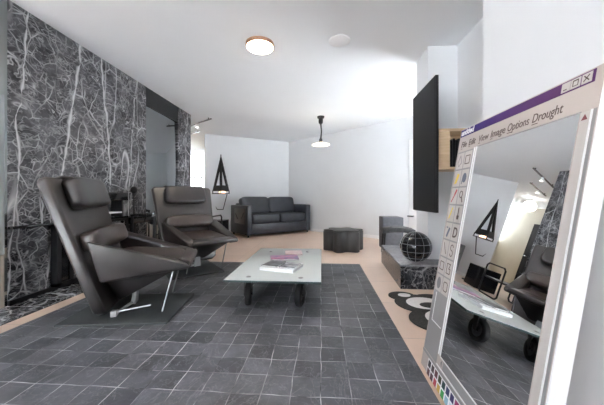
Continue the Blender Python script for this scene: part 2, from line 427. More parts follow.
    def text(s, body, size, origin, shear=0.0, bold=0.0, sx=1.0, n=0.0, depth=0.0008):
        cu = bpy.data.curves.new('tmp', 'FONT')
        cu.body = body; cu.size = size; cu.shear = shear; cu.offset = bold; cu.extrude = depth / 2
        cu.resolution_u = 4
        o = bpy.data.objects.new('tmp', cu); COL.objects.link(o)
        dg = bpy.context.evaluated_depsgraph_get()
        me = bpy.data.meshes.new_from_object(o.evaluated_get(dg))
        bpy.data.objects.remove(o); bpy.data.curves.remove(cu)
        xs = [v.co.x for v in me.vertices]
        me.transform(Matrix.Translation((origin[0], origin[1], n + depth / 2)) @ Matrix.Diagonal((sx, 1, 1, 1)))
        s.bm.from_mesh(me); bpy.data.meshes.remove(me)
        return (min(xs) * sx + origin[0], max(xs) * sx + origin[0])
    def build(s, name, mat, parent=None, smooth=35, loc=None, rot=None):
        me = bpy.data.meshes.new(name)
        s.bm.to_mesh(me); s.bm.free()
        for p in me.polygons: p.use_smooth = True
        me.set_sharp_from_angle(angle=R(smooth))
        me.materials.append(mat)
        o = bpy.data.objects.new(name, me); COL.objects.link(o)
        if parent is not None: o.parent = parent
        if loc is not None: o.location = loc
        if rot is not None: o.rotation_euler = rot
        return o

def B(lo, hi, bevel=0.0, seg=2):
    return MB().box(lo, hi, bevel, seg)

def tag(o, label=None, cat=None, group=None, kind=None):
    if label: o['label'] = label
    if cat: o['category'] = cat
    if group: o['group'] = group
    if kind: o['kind'] = kind
    return o

def thing(name, label, cat, loc=(0, 0, 0), rz=0.0, group=None):
    o = bpy.data.objects.new(name, None); COL.objects.link(o)
    o.location = loc; o.rotation_euler = (0, 0, rz); o.empty_display_size = 0.1
    return tag(o, label, cat, group)

def copy_tree(o, parent=None):
    c = o.copy(); COL.objects.link(c); c.parent = parent
    for ch in [x for x in list(bpy.data.objects) if x.parent == o]: copy_tree(ch, c)
    return c

def struct(o):
    o['kind'] = 'structure'; return o

# ------------------------------------------------------------------ the room
CZ = 2.52
MX = -2.55        # face of the marble wall
struct(B((-5.2, -4.2, -0.12), (2.8, 10.2, 0)).build('floor', M['floor']))
struct(B((-5.2, -4.2, CZ), (2.8, 10.2, CZ + 0.15)).build('ceiling', M['ceil']))
struct(B((-60, -60, -0.4), (60, 60, -0.3)).build('ground', M['ground']))
mw = B((MX - 0.4, 2.07, 0), (MX, 3.85, CZ))
mw.box((MX - 0.4, 3.85, 0), (MX - 0.05, 4.76, CZ)); mw.box((MX - 0.4, 4.76, 0), (MX, 5.237, CZ))
struct(mw.build('wall_left', M['marble']))
struct(B((MX - 0.05, 3.85, 2.245), (MX - 0.004, 4.76, CZ)).build('trim_1', M['gloss_black']))          # black header over the smoked mirror
struct(B((MX - 0.4, 2.05, 0), (MX, 2.0695, CZ)).build('trim_3', M['dark_mirror']))
struct(B((MX, 2.07, 0.018), (MX + 0.018, 4.76, 0.055)).build('baseboard_left', M['black']))
struct(B((MX, 1.25, 0.0), (-2.24, 3.5, 0.014)).build('trim_2', M['marble']))                             # marble hearth strip on the floor

def wall_seg(name, a, b, th, mat, z0=0.0, z1=CZ):
    a = Vector((*a, 0)); b = Vector((*b, 0)); d = (b - a).normalized(); n = Vector((-d.y, d.x, 0)) * th
    return struct(MB().prism([a[:2], b[:2], (b + n)[:2], (a + n)[:2]], z0, z1).build(name, mat))

P0 = (-2.93, 6.78); P1 = (-0.94, 7.98); P2 = (2.68, 4.86)
wall_seg('wall_back', P0, P1, 0.14, M['wall'])
wall_seg('wall_back_right', P1, P2, 0.14, M['wall'])
def base_seg(name, a, b):
    wall_seg(name, a, b, -0.012, M['white'], 0.0, 0.07)
base_seg('baseboard_back', P0, P1); base_seg('baseboard_back_right', P1, P2)
struct(B((1.145, 3.035, 0), (1.62, 3.39, CZ)).build('wall_pier', M['wall']))
struct(B((1.45, 1.35, 0), (1.62, 3.035, CZ)).build('wall_right', M['wall']))
struct(B((0.83, -4.2, 0), (1.62, 1.473, CZ)).build('wall_near_right', M['wall']))
fr_ = B((2.6, 4.78, 0), (2.75, 5.6, CZ)); fr_.box((2.6, 3.39, CZ - 0.82), (2.75, 4.78, CZ)); fr_.box((2.6, 3.39, 0), (2.75, 4.78, 0.3)); fr_.box((2.6, 3.2, 0), (2.75, 3.42, CZ))
struct(fr_.build('wall_far_right', M['wall']))
struct(B((1.45, 3.25, 0), (2.75, 3.39, CZ)).build('wall_side_return', M['wall']))

# hall beyond the marble wall
struct(B((-5.15, 6.1, 0), (-5.0, 10.2, CZ)).build('wall_hall', M['hall']))
wb = B((-4.22, 10.0, 0), (-2.2, 10.15, CZ)); struct(wb.build('wall_hall_back', M['hall']))
struct(B((-2.6, 7.32, 0), (-2.45, 10.0, CZ)).build('wall_hall_side', M['hall']))

def window(name, lo, hi, axis, ndiv, rails=(), fw=0.06, mat=None):
    """glazed opening: frame bars with a pane in each bay; axis 0 = runs along x, 1 = along y"""
    t = thing(name, None, None); t['kind'] = 'structure'
    f = MB(); a0, a1 = lo[axis], hi[axis]; o = 1 - axis
    def bx(p0, p1, z0, z1):
        l = [0, 0, z0]; h = [0, 0, z1]; l[axis] = p0; h[axis] = p1; l[o] = lo[o]; h[o] = hi[o]
        f.box(l, h)
    for i in range(ndiv + 1):
        p = a0 + (a1 - a0) * i / ndiv
        bx(max(a0, p - fw / 2), min(a1, p + fw / 2), lo[2], hi[2])
    bx(a0, a1, lo[2], lo[2] + fw); bx(a0, a1, hi[2] - fw, hi[2])
    for z in rails: bx(a0, a1, z - fw / 2, z + fw / 2)
    f.build('window_frame', mat or M['black'], t)
    l = [0, 0, lo[2]]; h = [0, 0, hi[2]]; l[axis] = a0; h[axis] = a1
    mid = (lo[o] + hi[o]) / 2; l[o] = mid - 0.004; h[o] = mid + 0.004
    B(l, h).build('pane', M['pane'], t)
    return t
window('fill_window', (2.6, 3.42, 0.3), (2.66, 4.78, CZ - 0.82), 1, 1, (), 0.07)  # unseen window added behind the pier to light the far end
struct(B((-1.25, -4.2, 0), (0.85, -4.0, CZ)).build('wall_behind', M['wall']))
window('window_2', (-4.95, -4.1, 0), (-1.25, -4.04, CZ), 0, 4, (), 0.07)
struct(B((-5.0, 10.0, 0), (-4.22, 10.15, 1.25)).build('wall_hall_sill', M['hall']))
window('window_3', (-5.0, 10.04, 1.25), (-4.22, 10.1, CZ), 0, 3, (1.65,), 0.04, M['white'])
struct(B((-5.2, -4.2, 0), (-4.98, 6.1, CZ)).build('wall_far_left', M['wall']))

# hall door
dr = thing('door_1', None, None); dr['kind'] = 'structure'
d = B((-5.0, 8.02, 0), (-4.955, 8.70, 2.02))
d.box((-4.955, 8.10, 1.10), (-4.945, 8.62, 1.90), 0.004); d.box((-4.955, 8.10, 0.15), (-4.945, 8.62, 0.98), 0.004)
d.build('door_leaf', M['door'], dr)
MB().tube([(-4.955, 8.62, 1.02), (-4.90, 8.62, 1.02), (-4.90, 8.50, 1.02)], 0.011).build('door_handle', M['chrome'], dr)

# flush door in the angled back wall
dvec = (Vector((*P2, 0)) - Vector((*P1, 0))).normalized(); ang = math.atan2(dvec.y, dvec.x)
d2 = bpy.data.objects.new('door_2', None); COL.objects.link(d2); d2['kind'] = 'structure'
d2.location = (1.86, 4.86 + (2.68 - 1.86) * (7.98 - 4.86) / (2.68 + 0.94), 0); d2.rotation_euler = (0, 0, ang)
B((-0.12, -0.018, 0.01), (0.62, -0.004, 2.05), 0.003).build('door_leaf', M['white'], d2)
MB().tube([(-0.03, -0.018, 0.53), (-0.03, -0.07, 0.53), (-0.13, -0.07, 0.53)], 0.014).build('door_handle', M['dark_metal'], d2)

# ------------------------------------------------------------------ big leather patchwork rug
tag(B((-2.09, -0.6, 0.0), (0.515, 3.72, 0.012), 0.004).build('rug', M['rug']),
    'large dark grey rug of square leather patches with pale seams under the armchairs', 'rug')

# black and white tufted rug beside the plinth
def blob(cx, cy, r, n=40, sx=1.0, sy=1.0):
    return [(cx + r * sx * math.cos(2 * PI * i / n), cy + r * sy * math.sin(2 * PI * i / n)) for i in range(n)]
rr = thing('shaped_rug', 'black scroll-shaped rug with white islands on the pale floor beside the leaning mirror', 'rug', (0, 0, 0))
bl = [(0.735, 2.555, 0.115, 1.05, 0.95), (0.83, 2.39, 0.20, 1.0, 1.0), (0.97, 2.45, 0.16, 1.1, 1.0), (0.83, 2.06, 0.19, 0.95, 1.0), (1.00, 2.22, 0.20, 1.1, 1.1), (0.98, 1.98, 0.16, 1.0, 1.0)]
rb = MB()
for i, (x, y, r, sx, sy) in enumerate(bl): rb.prism(blob(x, y, r, 40, sx, sy), 0.0, 0.0105 + 0.0004 * i, 0.003)
rb.build('black_pile', M['shag_black'], rr)
for (x, y, r, sx, sy) in [(0.755, 2.56, 0.05, 1.1, 0.8), (0.87, 2.375, 0.135, 1.1, 0.95), (0.90, 2.075, 0.135, 0.95, 1.05)]:
    MB().prism(blob(x, y, r, 36, sx, sy), 0.0, 0.0165, 0.002).build('white_island', M['shag_white'], rr)
MB().prism(blob(0.90, 2.32, 0.075, 30, 1.2, 0.8), 0.0, 0.0195, 0.002).build('black_scroll', M['shag_black'], rr)

# ------------------------------------------------------------------ smoked mirror, fireplace and the dark furniture along the marble wall
tag(B((MX - 0.05, 3.852, 0.06), (MX - 0.012, 4.758, 2.243), 0.002).build('smoked_mirror', M['smoked']),
    'tall smoked grey mirror panel set into the marble wall under a black header', 'mirror panel')

fp = thing('fireplace', 'low black steel fireplace with a long ledge along the foot of the marble wall', 'fireplace', (MX, 2.07, 0))
B((0.0, 0.0, 0.64), (0.05, 1.35, 0.662), 0.003).build('ledge', M['gloss_black'], fp)
fr = B((0.0, 0.36, 0.056), (0.07, 0.40, 0.64)); fr.box((0.0, 0.50, 0.056), (0.07, 0.53, 0.64)); fr.box((0.0, 1.28, 0.056), (0.07, 1.32, 0.64))
fr.box((0.0, 0.36, 0.056), (0.07, 1.32, 0.085)); fr.box((0.045, 0.53, 0.27), (0.07, 1.28, 0.30)); fr.box((0.0, 0.36, 0.61), (0.07, 1.32, 0.64))
fr.build('frame', M['black'], fp)
B((0.050, 0.40, 0.085), (0.056, 0.50, 0.61)).build('side_panel', M['gloss_black'], fp)
B((0.055, 0.53, 0.30), (0.060, 1.28, 0.61)).build('glass_pane', M['fire_glass'], fp)
sh = thing('wall_shelf', 'glossy black box shelf fixed to the marble wall behind the near armchair', 'shelf', (MX, 2.84, 0.865))
B((0, 0, 0), (0.16, 0.42, 0.095), 0.006).build('shelf_box', M['gloss_black'], sh)
B((0.0, 0.34, -0.198), (0.14, 0.36, 0.0)).build('side_panel', M['black'], sh)
B((0.0, 0.05, -0.15), (0.14, 0.34, -0.135)).build('lower_board', M['white_metal'], sh)
tag(MB().hull([(0.0, -0.06, 0), (0.045, -0.05, 0), (0.045, 0.07, 0), (0.0, 0.06, 0), (0.03, -0.04, 0.035), (0.02, 0.0, 0.085), (0.035, 0.04, 0.05), (0.01, 0.03, 0.07)], 0.008, 2)
    .build('folded_cloth', M['green'], None, 35, (MX + 0.002, 3.05, 0.6625)), 'small green cloth bundle on the black ledge behind the near armchair', 'cloth')

orb = thing('round_ornament', 'small dark round ornament on a stem against the marble wall above the bench', 'ornament', (MX + 0.05, 3.52, 0.6385))
MB().lathe([(0, 0), (0.045, 0.0), (0.045, 0.012), (0.008, 0.02), (0.008, 0.33), (0, 0.33)], 20).build('stem', M['black'], orb)
MB().lathe([(0, 0.314)] + [(0.042 * math.sin(PI * i / 12), 0.362 - 0.048 * math.cos(PI * i / 12)) for i in range(1, 12)] + [(0, 0.410)], 24).build('ball', M['rubber'], orb)

bench = thing('bench', 'long low black bench running along the foot of the marble wall', 'bench', (MX, 3.42, 0))
B((0.001, 0.0, 0.555), (0.10, 0.80, 0.638), 0.006).build('bench_top', M['gloss_black'], bench)
for y in (0.06, 0.72): B((0.02, y, 0.0), (0.09, y + 0.03, 0.555)).build('leg', M['black'], bench)

tb = thing('side_table', 'slim black table with thin legs standing between the two armchairs by the marble', 'table', (-2.36, 3.66, 0))
B((-0.08, -0.30, 0.665), (0.26, 0.42, 0.685), 0.004).build('tabletop', M['gloss_black'], tb)
for x, y in ((-0.06, -0.28), (0.24, -0.28), (-0.06, 0.40), (0.24, 0.40)):
    B((x - 0.012, y - 0.012, 0), (x + 0.012, y + 0.012, 0.665)).build('leg', M['black'], tb)

def dining_chair(x, y, rz, label, src=[None]):
    if src[0] is None:
        t = thing('dining_chair', label, 'chair', (x, y, 0), rz)
        MB().pillow((0, 0, 0.45), (0.22, 0.21, 0.03), 0.3).build('seat', M['grey_fabric'], t)
        MB().pillow((-0.20, 0, 0.68), (0.022, 0.20, 0.17), 0.3).build('backrest', M['grey_fabric'], t)
        for sx in (-1, 1):
            for sy in (-1, 1):
                top = 0.44 if sx > 0 else 0.82
                MB().tube([(sx * 0.21, sy * 0.19, 0.0), (sx * 0.20, sy * 0.19, top)], 0.013).build('leg', M['black'], t)
        src[0] = t
        return t
    c = copy_tree(src[0]); c.location = (x, y, 0); c.rotation_euler = (0, 0, rz); c['label'] = label
    return c
dining_chair(-2.26, 4.42, R(-60), 'upright black dining chair just behind the slim table, in front of the smoked mirror')
tc = thing('tubular_chair', 'low black tubular armchair at the end of the marble wall, seen in the mirror', 'chair', (-2.20, 4.98, 0), R(-90))
for sy in (-0.27, 0.27):
    MB().tube([(0.22, sy, 0.03), (0.25, sy, 0.06), (0.24, sy, 0.52), (0.20, sy, 0.56), (-0.20, sy, 0.56), (-0.25, sy, 0.52), (-0.25, sy, 0.06), (-0.21, sy, 0.02), (0.19, sy, 0.02)], 0.014, 10, None, True).build('arm_loop', M['black'], tc)
MB().box((-0.235, -0.255, 0.30), (0.22, 0.255, 0.33), 0.01).build('sling_seat', M['black'], tc)
MB().tube([(0.24, -0.27, 0.315), (0.24, 0.27, 0.315)], 0.011, 8).build('cross_bar', M['black'], tc)
MB().tube([(-0.25, -0.27, 0.315), (-0.25, 0.27, 0.315)], 0.011, 8).build('cross_bar', M['black'], tc)

# ------------------------------------------------------------------ armchairs
def make_armchair(label):
    t = thing('armchair', label, 'armchair', (0, 0, 0), 0, 'leather armchairs on the rug')
    # back: slab leaning back, seen from the side as one long straight line down to the foot
    A = Vector((0.0, 0, 0.055)); T = Vector((-0.305, 0, 1.03)); dirv = (T - A).normalized(); nrm = Vector((dirv.z, 0, -dirv.x))
    Lg = (T - A).length
    mt = Matrix(((0, dirv.x, nrm.x, A.x), (1, dirv.y, nrm.y, A.y), (0, dirv.z, nrm.z, A.z), (0, 0, 0, 1)))
    out = [(-0.27, 0.0), (0.27, 0.0), (0.325, 0.035), (0.335, 0.09), (0.402, Lg - 0.03), (0.375, Lg), (-0.375, Lg), (-0.402, Lg - 0.03), (-0.335, 0.09), (-0.325, 0.035)]
    MB().prism(out, -0.075, 0.0, 0.022, 4, mt).build('backrest', M['leather'], t, 60)
    cen = lambda s_, off: A + dirv * s_ + nrm * off
    ry = math.atan2(-dirv.x, dirv.z)
    hr = MB().pillow(cen(0.895, 0.035), (0.060, 0.270, 0.118), 0.36, None, (0, -ry, 0)).build('headrest', M['leather'], t, 60)
    MB().box((-0.085, -0.255, -0.004), (0.02, 0.255, 0.010), 0.006, 2, Matrix.Translation(cen(Lg, 0.0)) @ Matrix.Rotation(-ry, 4, 'Y')).build('headrest_strap', M['leather'], hr)
    MB().pillow(cen(0.53, 0.055), (0.075, 0.315, 0.080), 0.45, None, (0, -ry, 0)).build('lumbar_cushion', M['leather_brown'], t, 60)
    # wings that double as armrests
    for sg in (-1, 1):
        pts = [(-0.105, 0.365, 0.590), (-0.135, 0.26, 0.570), (-0.03, 0.345, 0.285), (-0.04, 0.25, 0.29), (0.54, 0.320, 0.385), (0.44, 0.205, 0.405), (0.555, 0.310, 0.340), (0.53, 0.20, 0.335), (0.30, 0.325, 0.315), (0.30, 0.22, 0.31)]
        MB().hull([(x, sg * y, z) for x, y, z in pts], 0.030, 4).build('armrest', M['leather'], t, 50)
    MB().hull([(0.46, -0.23, 0.412), (0.46, 0.23, 0.412), (0.555, -0.285, 0.390), (0.555, 0.285, 0.390), (0.56, -0.285, 0.345), (0.56, 0.285, 0.345), (0.46, 0.23, 0.335), (0.46, -0.23, 0.335)], 0.015, 3).build('front_rail', M['leather'], t, 50)
    MB().pillow((0.215, 0, 0.385), (0.265, 0.245, 0.055), 0.40, None, (0, R(5), 0)).build('seat_cushion', M['leather_brown'], t, 60)
    # shell under the seat, folding down to the foot
    MB().hull([(-0.06, -0.25, 0.33), (-0.06, 0.25, 0.33), (0.52, -0.22, 0.36), (0.52, 0.22, 0.36), (0.24, -0.2, 0.255), (0.24, 0.2, 0.255), (0.02, -0.13, 0.09), (0.02, 0.13, 0.09), (0.08, -0.13, 0.115), (0.08, 0.13, 0.115)], 0.016, 3).build('seat_shell', M['leather'], t, 50)
    # floor plate and steel
    MB().box((-0.39, -0.30, 0.0), (0.36, 0.30, 0.016), 0.005, 2, Matrix.Translation((0.13, -0.10, 0)) @ Matrix.Rotation(R(-12), 4, 'Z')).build('base_plate', M['plate'], t)
    br = MB().hull([(0.07, -0.04, 0.016), (0.07, 0.04, 0.016), (0.11, -0.04, 0.016), (0.11, 0.04, 0.016), (0.09, -0.03, 0.15), (0.09, 0.03, 0.15), (0.12, -0.03, 0.16), (0.12, 0.03, 0.16)], 0.005, 1)
    br.box((0.01, -0.28, 0.016), (0.05, -0.23, 0.060), 0.006)
    br.tube([(0.09, 0, 0.03), (0.03, -0.255, 0.03)], 0.012, 8)
    br.build('bracket', M['rod2'], t)
    for sg in (-1, 1):
        MB().tube([(0.35, sg * 0.225 - 0.03, 0.014), (0.43, sg * 0.22, 0.35)], 0.0062, 8).build('support_rod', M['rod'], t)
    MB().tube([(0.04, -0.255, 0.045), (0.27, -0.26, 0.075)], 0.0065, 8).build('tilt_lever', M['rod'], t)
    return t
chair = make_armchair('dark leather armchair nearest the fireplace, seen from its side, on a flat dark floor plate')
chair.location = (-1.63, 2.15, 0.012); chair.rotation_euler = (0, 0, R(20))
c2 = copy_tree(chair)
c2.location = (-1.645, 3.46, 0.012); c2.rotation_euler = (0, 0, R(-39))
c2['label'] = 'dark leather armchair behind the glass table, facing the camera with its headrest upright'

# ------------------------------------------------------------------ glass coffee table on casters
ct = thing('coffee_table', 'low coffee table with a pale glass top on four large black casters', 'coffee table', (-0.392, 2.87, 0.012))
TW, TL = 0.397, 0.70
gt = B((-TW, -TL, 0.205), (TW, TL, 0.2215), 0.002).build('glass_top', M['glass_edge'], ct)
B((-TW + 0.003, -TL + 0.003, 0.2216), (TW - 0.003, TL - 0.003, 0.223), 0.0005).build('frosted_face', M['table_glass'], gt)
def wheel_mesh(parent, w_rot):
    prof = [(0.055, -0.022), (0.078, -0.026), (0.089, -0.019), (0.092, -0.008), (0.092, 0.008), (0.089, 0.019), (0.078, 0.026), (0.055, 0.022), (0.055, -0.022)]
    m4 = Matrix.Rotation(R(90), 4, 'Y')
    tr = MB().lathe(prof, 36, m4).build('tyre', M['rubber'], parent)
    hub = MB().lathe([(0, -0.018), (0.018, -0.020), (0.022, -0.012), (0.052, -0.010), (0.056, -0.016), (0.056, 0.016), (0.052, 0.010), (0.022, 0.012), (0.018, 0.020), (0, 0.018)], 36, m4).build('hub', M['dark_metal'], parent)
    return tr, hub
for (x, y, a) in ((-0.215, -0.600, 12), (0.225, -0.600, -10), (-0.225, 0.49, 30), (0.225, 0.49, -25)):
    cs = MB()
    cs.box((-0.045, -0.045, 0.197), (0.045, 0.045, 0.205), 0.002)
    cs.lathe([(0, 0.180), (0.032, 0.180), (0.036, 0.188), (0.036, 0.197), (0, 0.197)], 20)
    for sg in (-1, 1):
        cs.hull([(sg * 0.030, -0.030, 0.185), (sg * 0.035, -0.030, 0.185), (sg * 0.030, 0.030, 0.185), (sg * 0.035, 0.030, 0.185), (sg * 0.030, -0.044, 0.080), (sg * 0.035, -0.044, 0.080), (sg * 0.030, -0.016, 0.080), (sg * 0.035, -0.016, 0.080)])
    cs.box((-0.035, -0.030, 0.185), (0.035, 0.030, 0.189))
    cs.tube([(-0.036, -0.03, 0.0925), (0.036, -0.03, 0.0925)], 0.008, 10)
    c = cs.build('caster', M['black'], ct, 35, (x, y, 0), (0, 0, R(a)))
    tr, hub = wheel_mesh(c, 0); tr.location = (0, -0.03, 0.0925); hub.location = (0, -0.03, 0.0925)
    MB().lathe([(0, 0.229), (0.012, 0.229), (0.014, 0.226), (0.022, 0.2245), (0.022, 0.223), (0, 0.223)], 20).build('bolt', M['bolt'], ct, 35, (x, y, 0))

TZ = 0.2352
def book(name, label, x, y, rz, sx, sy, th, cover, z=TZ, cat='book'):
    t = thing(name, label, cat, (x, y, z), R(rz), 'books and magazines on the glass table')
    pg = MB(); pg.box((-sx / 2 + 0.003, -sy / 2 + 0.003, 0.002), (sx / 2 - 0.003, sy / 2 - 0.003, th - 0.002)); pg.build('pages', M['paper'], t)
    cv = MB(); cv.box((-sx / 2, -sy / 2, 0), (sx / 2, sy / 2, 0.002)); cv.box((-sx / 2, -sy / 2, th - 0.002), (sx / 2, sy / 2, th)); cv.box((-sx / 2 - 0.001, -sy / 2, 0), (-sx / 2 + 0.002, sy / 2, th))
    cv.build('cover', cover, t)
    return t
book('book', 'thick white-paged book at the bottom of the near stack on the glass table', -0.365, 2.57, -16, 0.33, 0.27, 0.026, M['paper'])
book('magazine', 'grey-covered booklet on the left half of the thick white book', -0.445, 2.605, -16, 0.155, 0.22, 0.012, M['cover_grey'], TZ + 0.0262, 'magazine')
book('magazine', 'booklet with a dark and pale cover on the right half of the thick book', -0.285, 2.55, -16, 0.145, 0.19, 0.010, M['cover_dark'], TZ + 0.0262, 'magazine')
book('magazine', 'pink and purple covered magazine lying behind the stack of books', -0.40, 3.00, 12, 0.30, 0.20, 0.012, M['cover_pink'], TZ, 'magazine')
book('magazine', 'pale rose covered magazine farthest from the camera on the glass table', -0.325, 3.27, 8, 0.20, 0.24, 0.008, M['cover_rose'], TZ, 'magazine')

# ------------------------------------------------------------------ sofa
sf = thing('sofa', 'black leather two-seat sofa in the far corner against the white walls', 'sofa', (-1.63, 5.98, 0), R(41))
SW, SD = 1.80, 0.92
B((0.0, 0.02, 0.06), (SW, SD, 0.30), 0.015).build('base', M['sofa'], sf)
for x0 in (0.0, SW - 0.13):
    B((x0, 0.0, 0.05), (x0 + 0.13, SD, 0.72), 0.025, 3).build('arm', M['sofa'], sf)
B((0.12, SD - 0.16, 0.28), (SW - 0.12, SD, 0.76), 0.03, 3).build('back_frame', M['sofa'], sf)
hw = (SW - 0.26) / 2
for i in (0, 1):
    MB().pillow((0.13 + hw * (i + 0.5), 0.37, 0.405), (hw / 2 - 0.003, 0.345, 0.11), 0.18).build('seat_cushion', M['sofa'], sf, 60)
for i in (0, 1):
    MB().pillow((0.13 + hw * (i + 0.5), 0.65, 0.70), (hw / 2 + 0.01, 0.10, 0.215), 0.30, None, (R(-12), 0, R(3 - 5 * i))).build('back_cushion', M['sofa'], sf, 60)
for x in (0.06, SW - 0.06):
    for y in (0.06, SD - 0.06): MB().lathe([(0, 0), (0.02, 0), (0.025, 0.06), (0, 0.06)], 14).build('leg', M['black'], sf, 35, (x, y, 0))
pk = MB().box((-0.014, 0.10, 0.30), (0.0, 0.66, 0.64), 0.006); pk.build('side_pocket', M['leather_brown'], sf)
MB().tube([(-0.018, 0.15, 0.55), (-0.022, 0.25, 0.42), (-0.022, 0.45, 0.40), (-0.018, 0.58, 0.52)], 0.006, 8).build('pocket_strap', M['black'], sf)

tag(B((-2.42, 5.52, 0), (-2.02, 5.92, 0.42), 0.01).build('box_table', M['gloss_black']),
    'low glossy black box beside the zigzag lamp, seen in the leaning mirror', 'side table')

# ------------------------------------------------------------------ pyramid lamp
py_ = thing('pyramid_lamp', 'tall black pyramid lamp frame on a zigzag rod, left of the sofa', 'lamp', (-2.34, 6.3, 0), R(20))
zb, zt, hwid = 1.05, 1.91, 0.225
base_c = [(hwid * math.cos(R(-90 + 120 * i)), hwid * math.sin(R(-90 + 120 * i))) for i in range(3)]
bm_ = MB()
ap = Vector((0, 0, zt))
def face_frame(mb, a, b, c, k, th):
    """triangular plate a-b-c with a triangular hole"""
    a, b, c = Vector(a), Vector(b), Vector(c)
    cen = (a + b + c) / 3; n = (b - a).cross(c - a).normalized() * th
    ins = [p + (cen - p) * k for p in (a, b, c)]
    b2 = bmesh.new()
    q = lambda p: b2.verts.new(p)
    o0 = [q(p) for p in (a, b, c)]; i0 = [q(p) for p in ins]; o1 = [q(p - n) for p in (a, b, c)]; i1 = [q(p - n) for p in ins]
    for i in range(3):
        j = (i + 1) % 3
        b2.faces.new((o0[i], o0[j], i0[j], i0[i])); b2.faces.new((o1[j], o1[i], i1[i], i1[j]))
        b2.faces.new((o0[j], o0[i], o1[i], o1[j])); b2.faces.new((i0[i], i0[j], i1[j], i1[i]))
    bmesh.ops.recalc_face_normals(b2, faces=b2.faces)
    mb._merge(b2)
for i in range(3):
    face_frame(bm_, (*base_c[i], zb), (*base_c[(i + 1) % 3], zb), ap, 0.46, 0.012)
for x, y in base_c: bm_.tube([(x * 0.96, y * 0.96, zb - 0.05), (x * 0.96, y * 0.96, zb + 0.02)], 0.012, 8)
bm_.build('pyramid_frame', M['black'], py_)
MB().prism([(x * 1.06, y * 1.06) for x, y in base_c], zb - 0.068, zb - 0.048, 0.003).build('tray', M['black'], py_)
MB().lathe([(0, 0), (0.07, 0.0), (0.075, 0.02), (0.05, 0.05), (0, 0.055)], 20).build('bulb', M['glow'], py_, 35, (0.03, -0.05, zb - 0.048))
MB().tube([(0.14, 0.03, zb - 0.068), (0.05, 0.01, 0.62), (-0.08, -0.03, 0.62), (-0.13, -0.045, 0.71), (-0.08, -0.03, 0.62), (-0.02, 0, 0.02)], 0.011, 10).build('zigzag_rod', M['black'], py_)
MB().lathe([(0, 0), (0.16, 0), (0.16, 0.018), (0, 0.02)], 32).build('foot', M['black'], py_, 35, (-0.02, 0, 0))

# ------------------------------------------------------------------ lobed ottoman
ot = thing('ottoman', 'black hide-covered lobed ottoman standing on the beige floor in front of the white wall', 'ottoman', (0.385, 4.80, 0), R(10))
def lobes(r0, amp, n, m=96): return [((r0 + amp * math.cos(n * 2 * PI * i / m)) * math.cos(2 * PI * i / m), (r0 + amp * math.cos(n * 2 * PI * i / m)) * math.sin(2 * PI * i / m)) for i in range(m)]
MB().prism(lobes(0.305, 0.045, 6), 0.0, 0.33, 0.012, 2).build('body', M['hide'], ot, 60)
MB().prism(lobes(0.300, 0.045, 6), 0.33, 0.352, 0.010, 2).build('seat_top', M['hide'], ot, 60)

# ------------------------------------------------------------------ marble plinth, wire ball, stool and grey cube
pz = thing('plinth', 'low black marble plinth with white veins, its end toward the camera beside the rug', 'plinth', (0, 0, 0))
poly = [(0.78, 2.765), (1.445, 2.765), (1.445, 3.03), (1.14, 3.03), (1.14, 3.9), (0.84, 3.9)]
MB().prism(poly, 0.0, 0.222, 0.002, 1).build('body', M['marble_black'], pz)
MB().prism(poly, 0.222, 0.240, 0.002, 1).build('top_sheen', M['marble_top_sheen'], pz)

ba = thing('wire_ball', 'black ball wrapped in a grid of pale wires on the marble plinth', 'ball', (0.965, 2.885, 0.2445))
rb_ = 0.153
MB().lathe([(0, 0)] + [(rb_ * math.sin(PI * i / 24), rb_ - rb_ * math.cos(PI * i / 24)) for i in range(1, 24)] + [(0, 2 * rb_)], 48).build('ball', M['gloss_black'], ba, 60)
gw = MB()
for k in range(6):
    a = PI * k / 6 + 0.2
    gw.tube([(rb_ * 1.0 * math.sin(q) * math.cos(a), rb_ * math.sin(q) * math.sin(a), rb_ + rb_ * math.cos(q)) for q in [2 * PI * j / 48 for j in range(48)]], 0.0021, 6, None, True)
for el in (-42, -14, 14, 42):
    rz_, hz = rb_ * math.cos(R(el)), rb_ + rb_ * math.sin(R(el))
    gw.tube([(rz_ * math.cos(q), rz_ * math.sin(q), hz) for q in [2 * PI * j / 48 for j in range(48)]], 0.0021, 6, None, True)
gw.build('wire_grid', M['wire'], ba)

st = thing('stool', 'dark grey upholstered stool with a curved seat and splayed legs behind the plinth', 'stool', (1.20, 4.42, 0), R(-8))
sm = MB()
secs = []
b2 = bmesh.new(); ring = []
for i in range(13):
    x = -0.235 + 0.47 * i / 12; zc = 0.365 + 0.03 * (1 - (x / 0.235) ** 2) - 0.02
    ring.append([b2.verts.new((x, yy, zc + zz)) for yy, zz in ((-0.19, 0), (-0.2, 0.03), (-0.18, 0.065), (0.18, 0.065), (0.2, 0.03), (0.19, 0))])
for A_, B_ in zip(ring, ring[1:]):
    for j in range(6): b2.faces.new((A_[j], A_[(j + 1) % 6], B_[(j + 1) % 6], B_[j]))
b2.faces.new(ring[0][::-1]); b2.faces.new(ring[-1])
bmesh.ops.recalc_face_normals(b2, faces=b2.faces)
sm._merge(b2); sm.build('seat', M['grey_fabric'], st, 60)
for sx in (-1, 1):
    for sy in (-1, 1): MB().tube([(sx * 0.20, sy * 0.16, 0.37), (sx * 0.225, sy * 0.19, 0)], [0.017, 0.012], 10).build('leg', M['black'], st)

tag(B((1.075, 4.85, 0), (1.42, 5.20, 0.555), 0.008).build('cube_pouf', M['grey_felt']),
    'charcoal grey box-shaped pouf standing behind the curved stool', 'pouf')

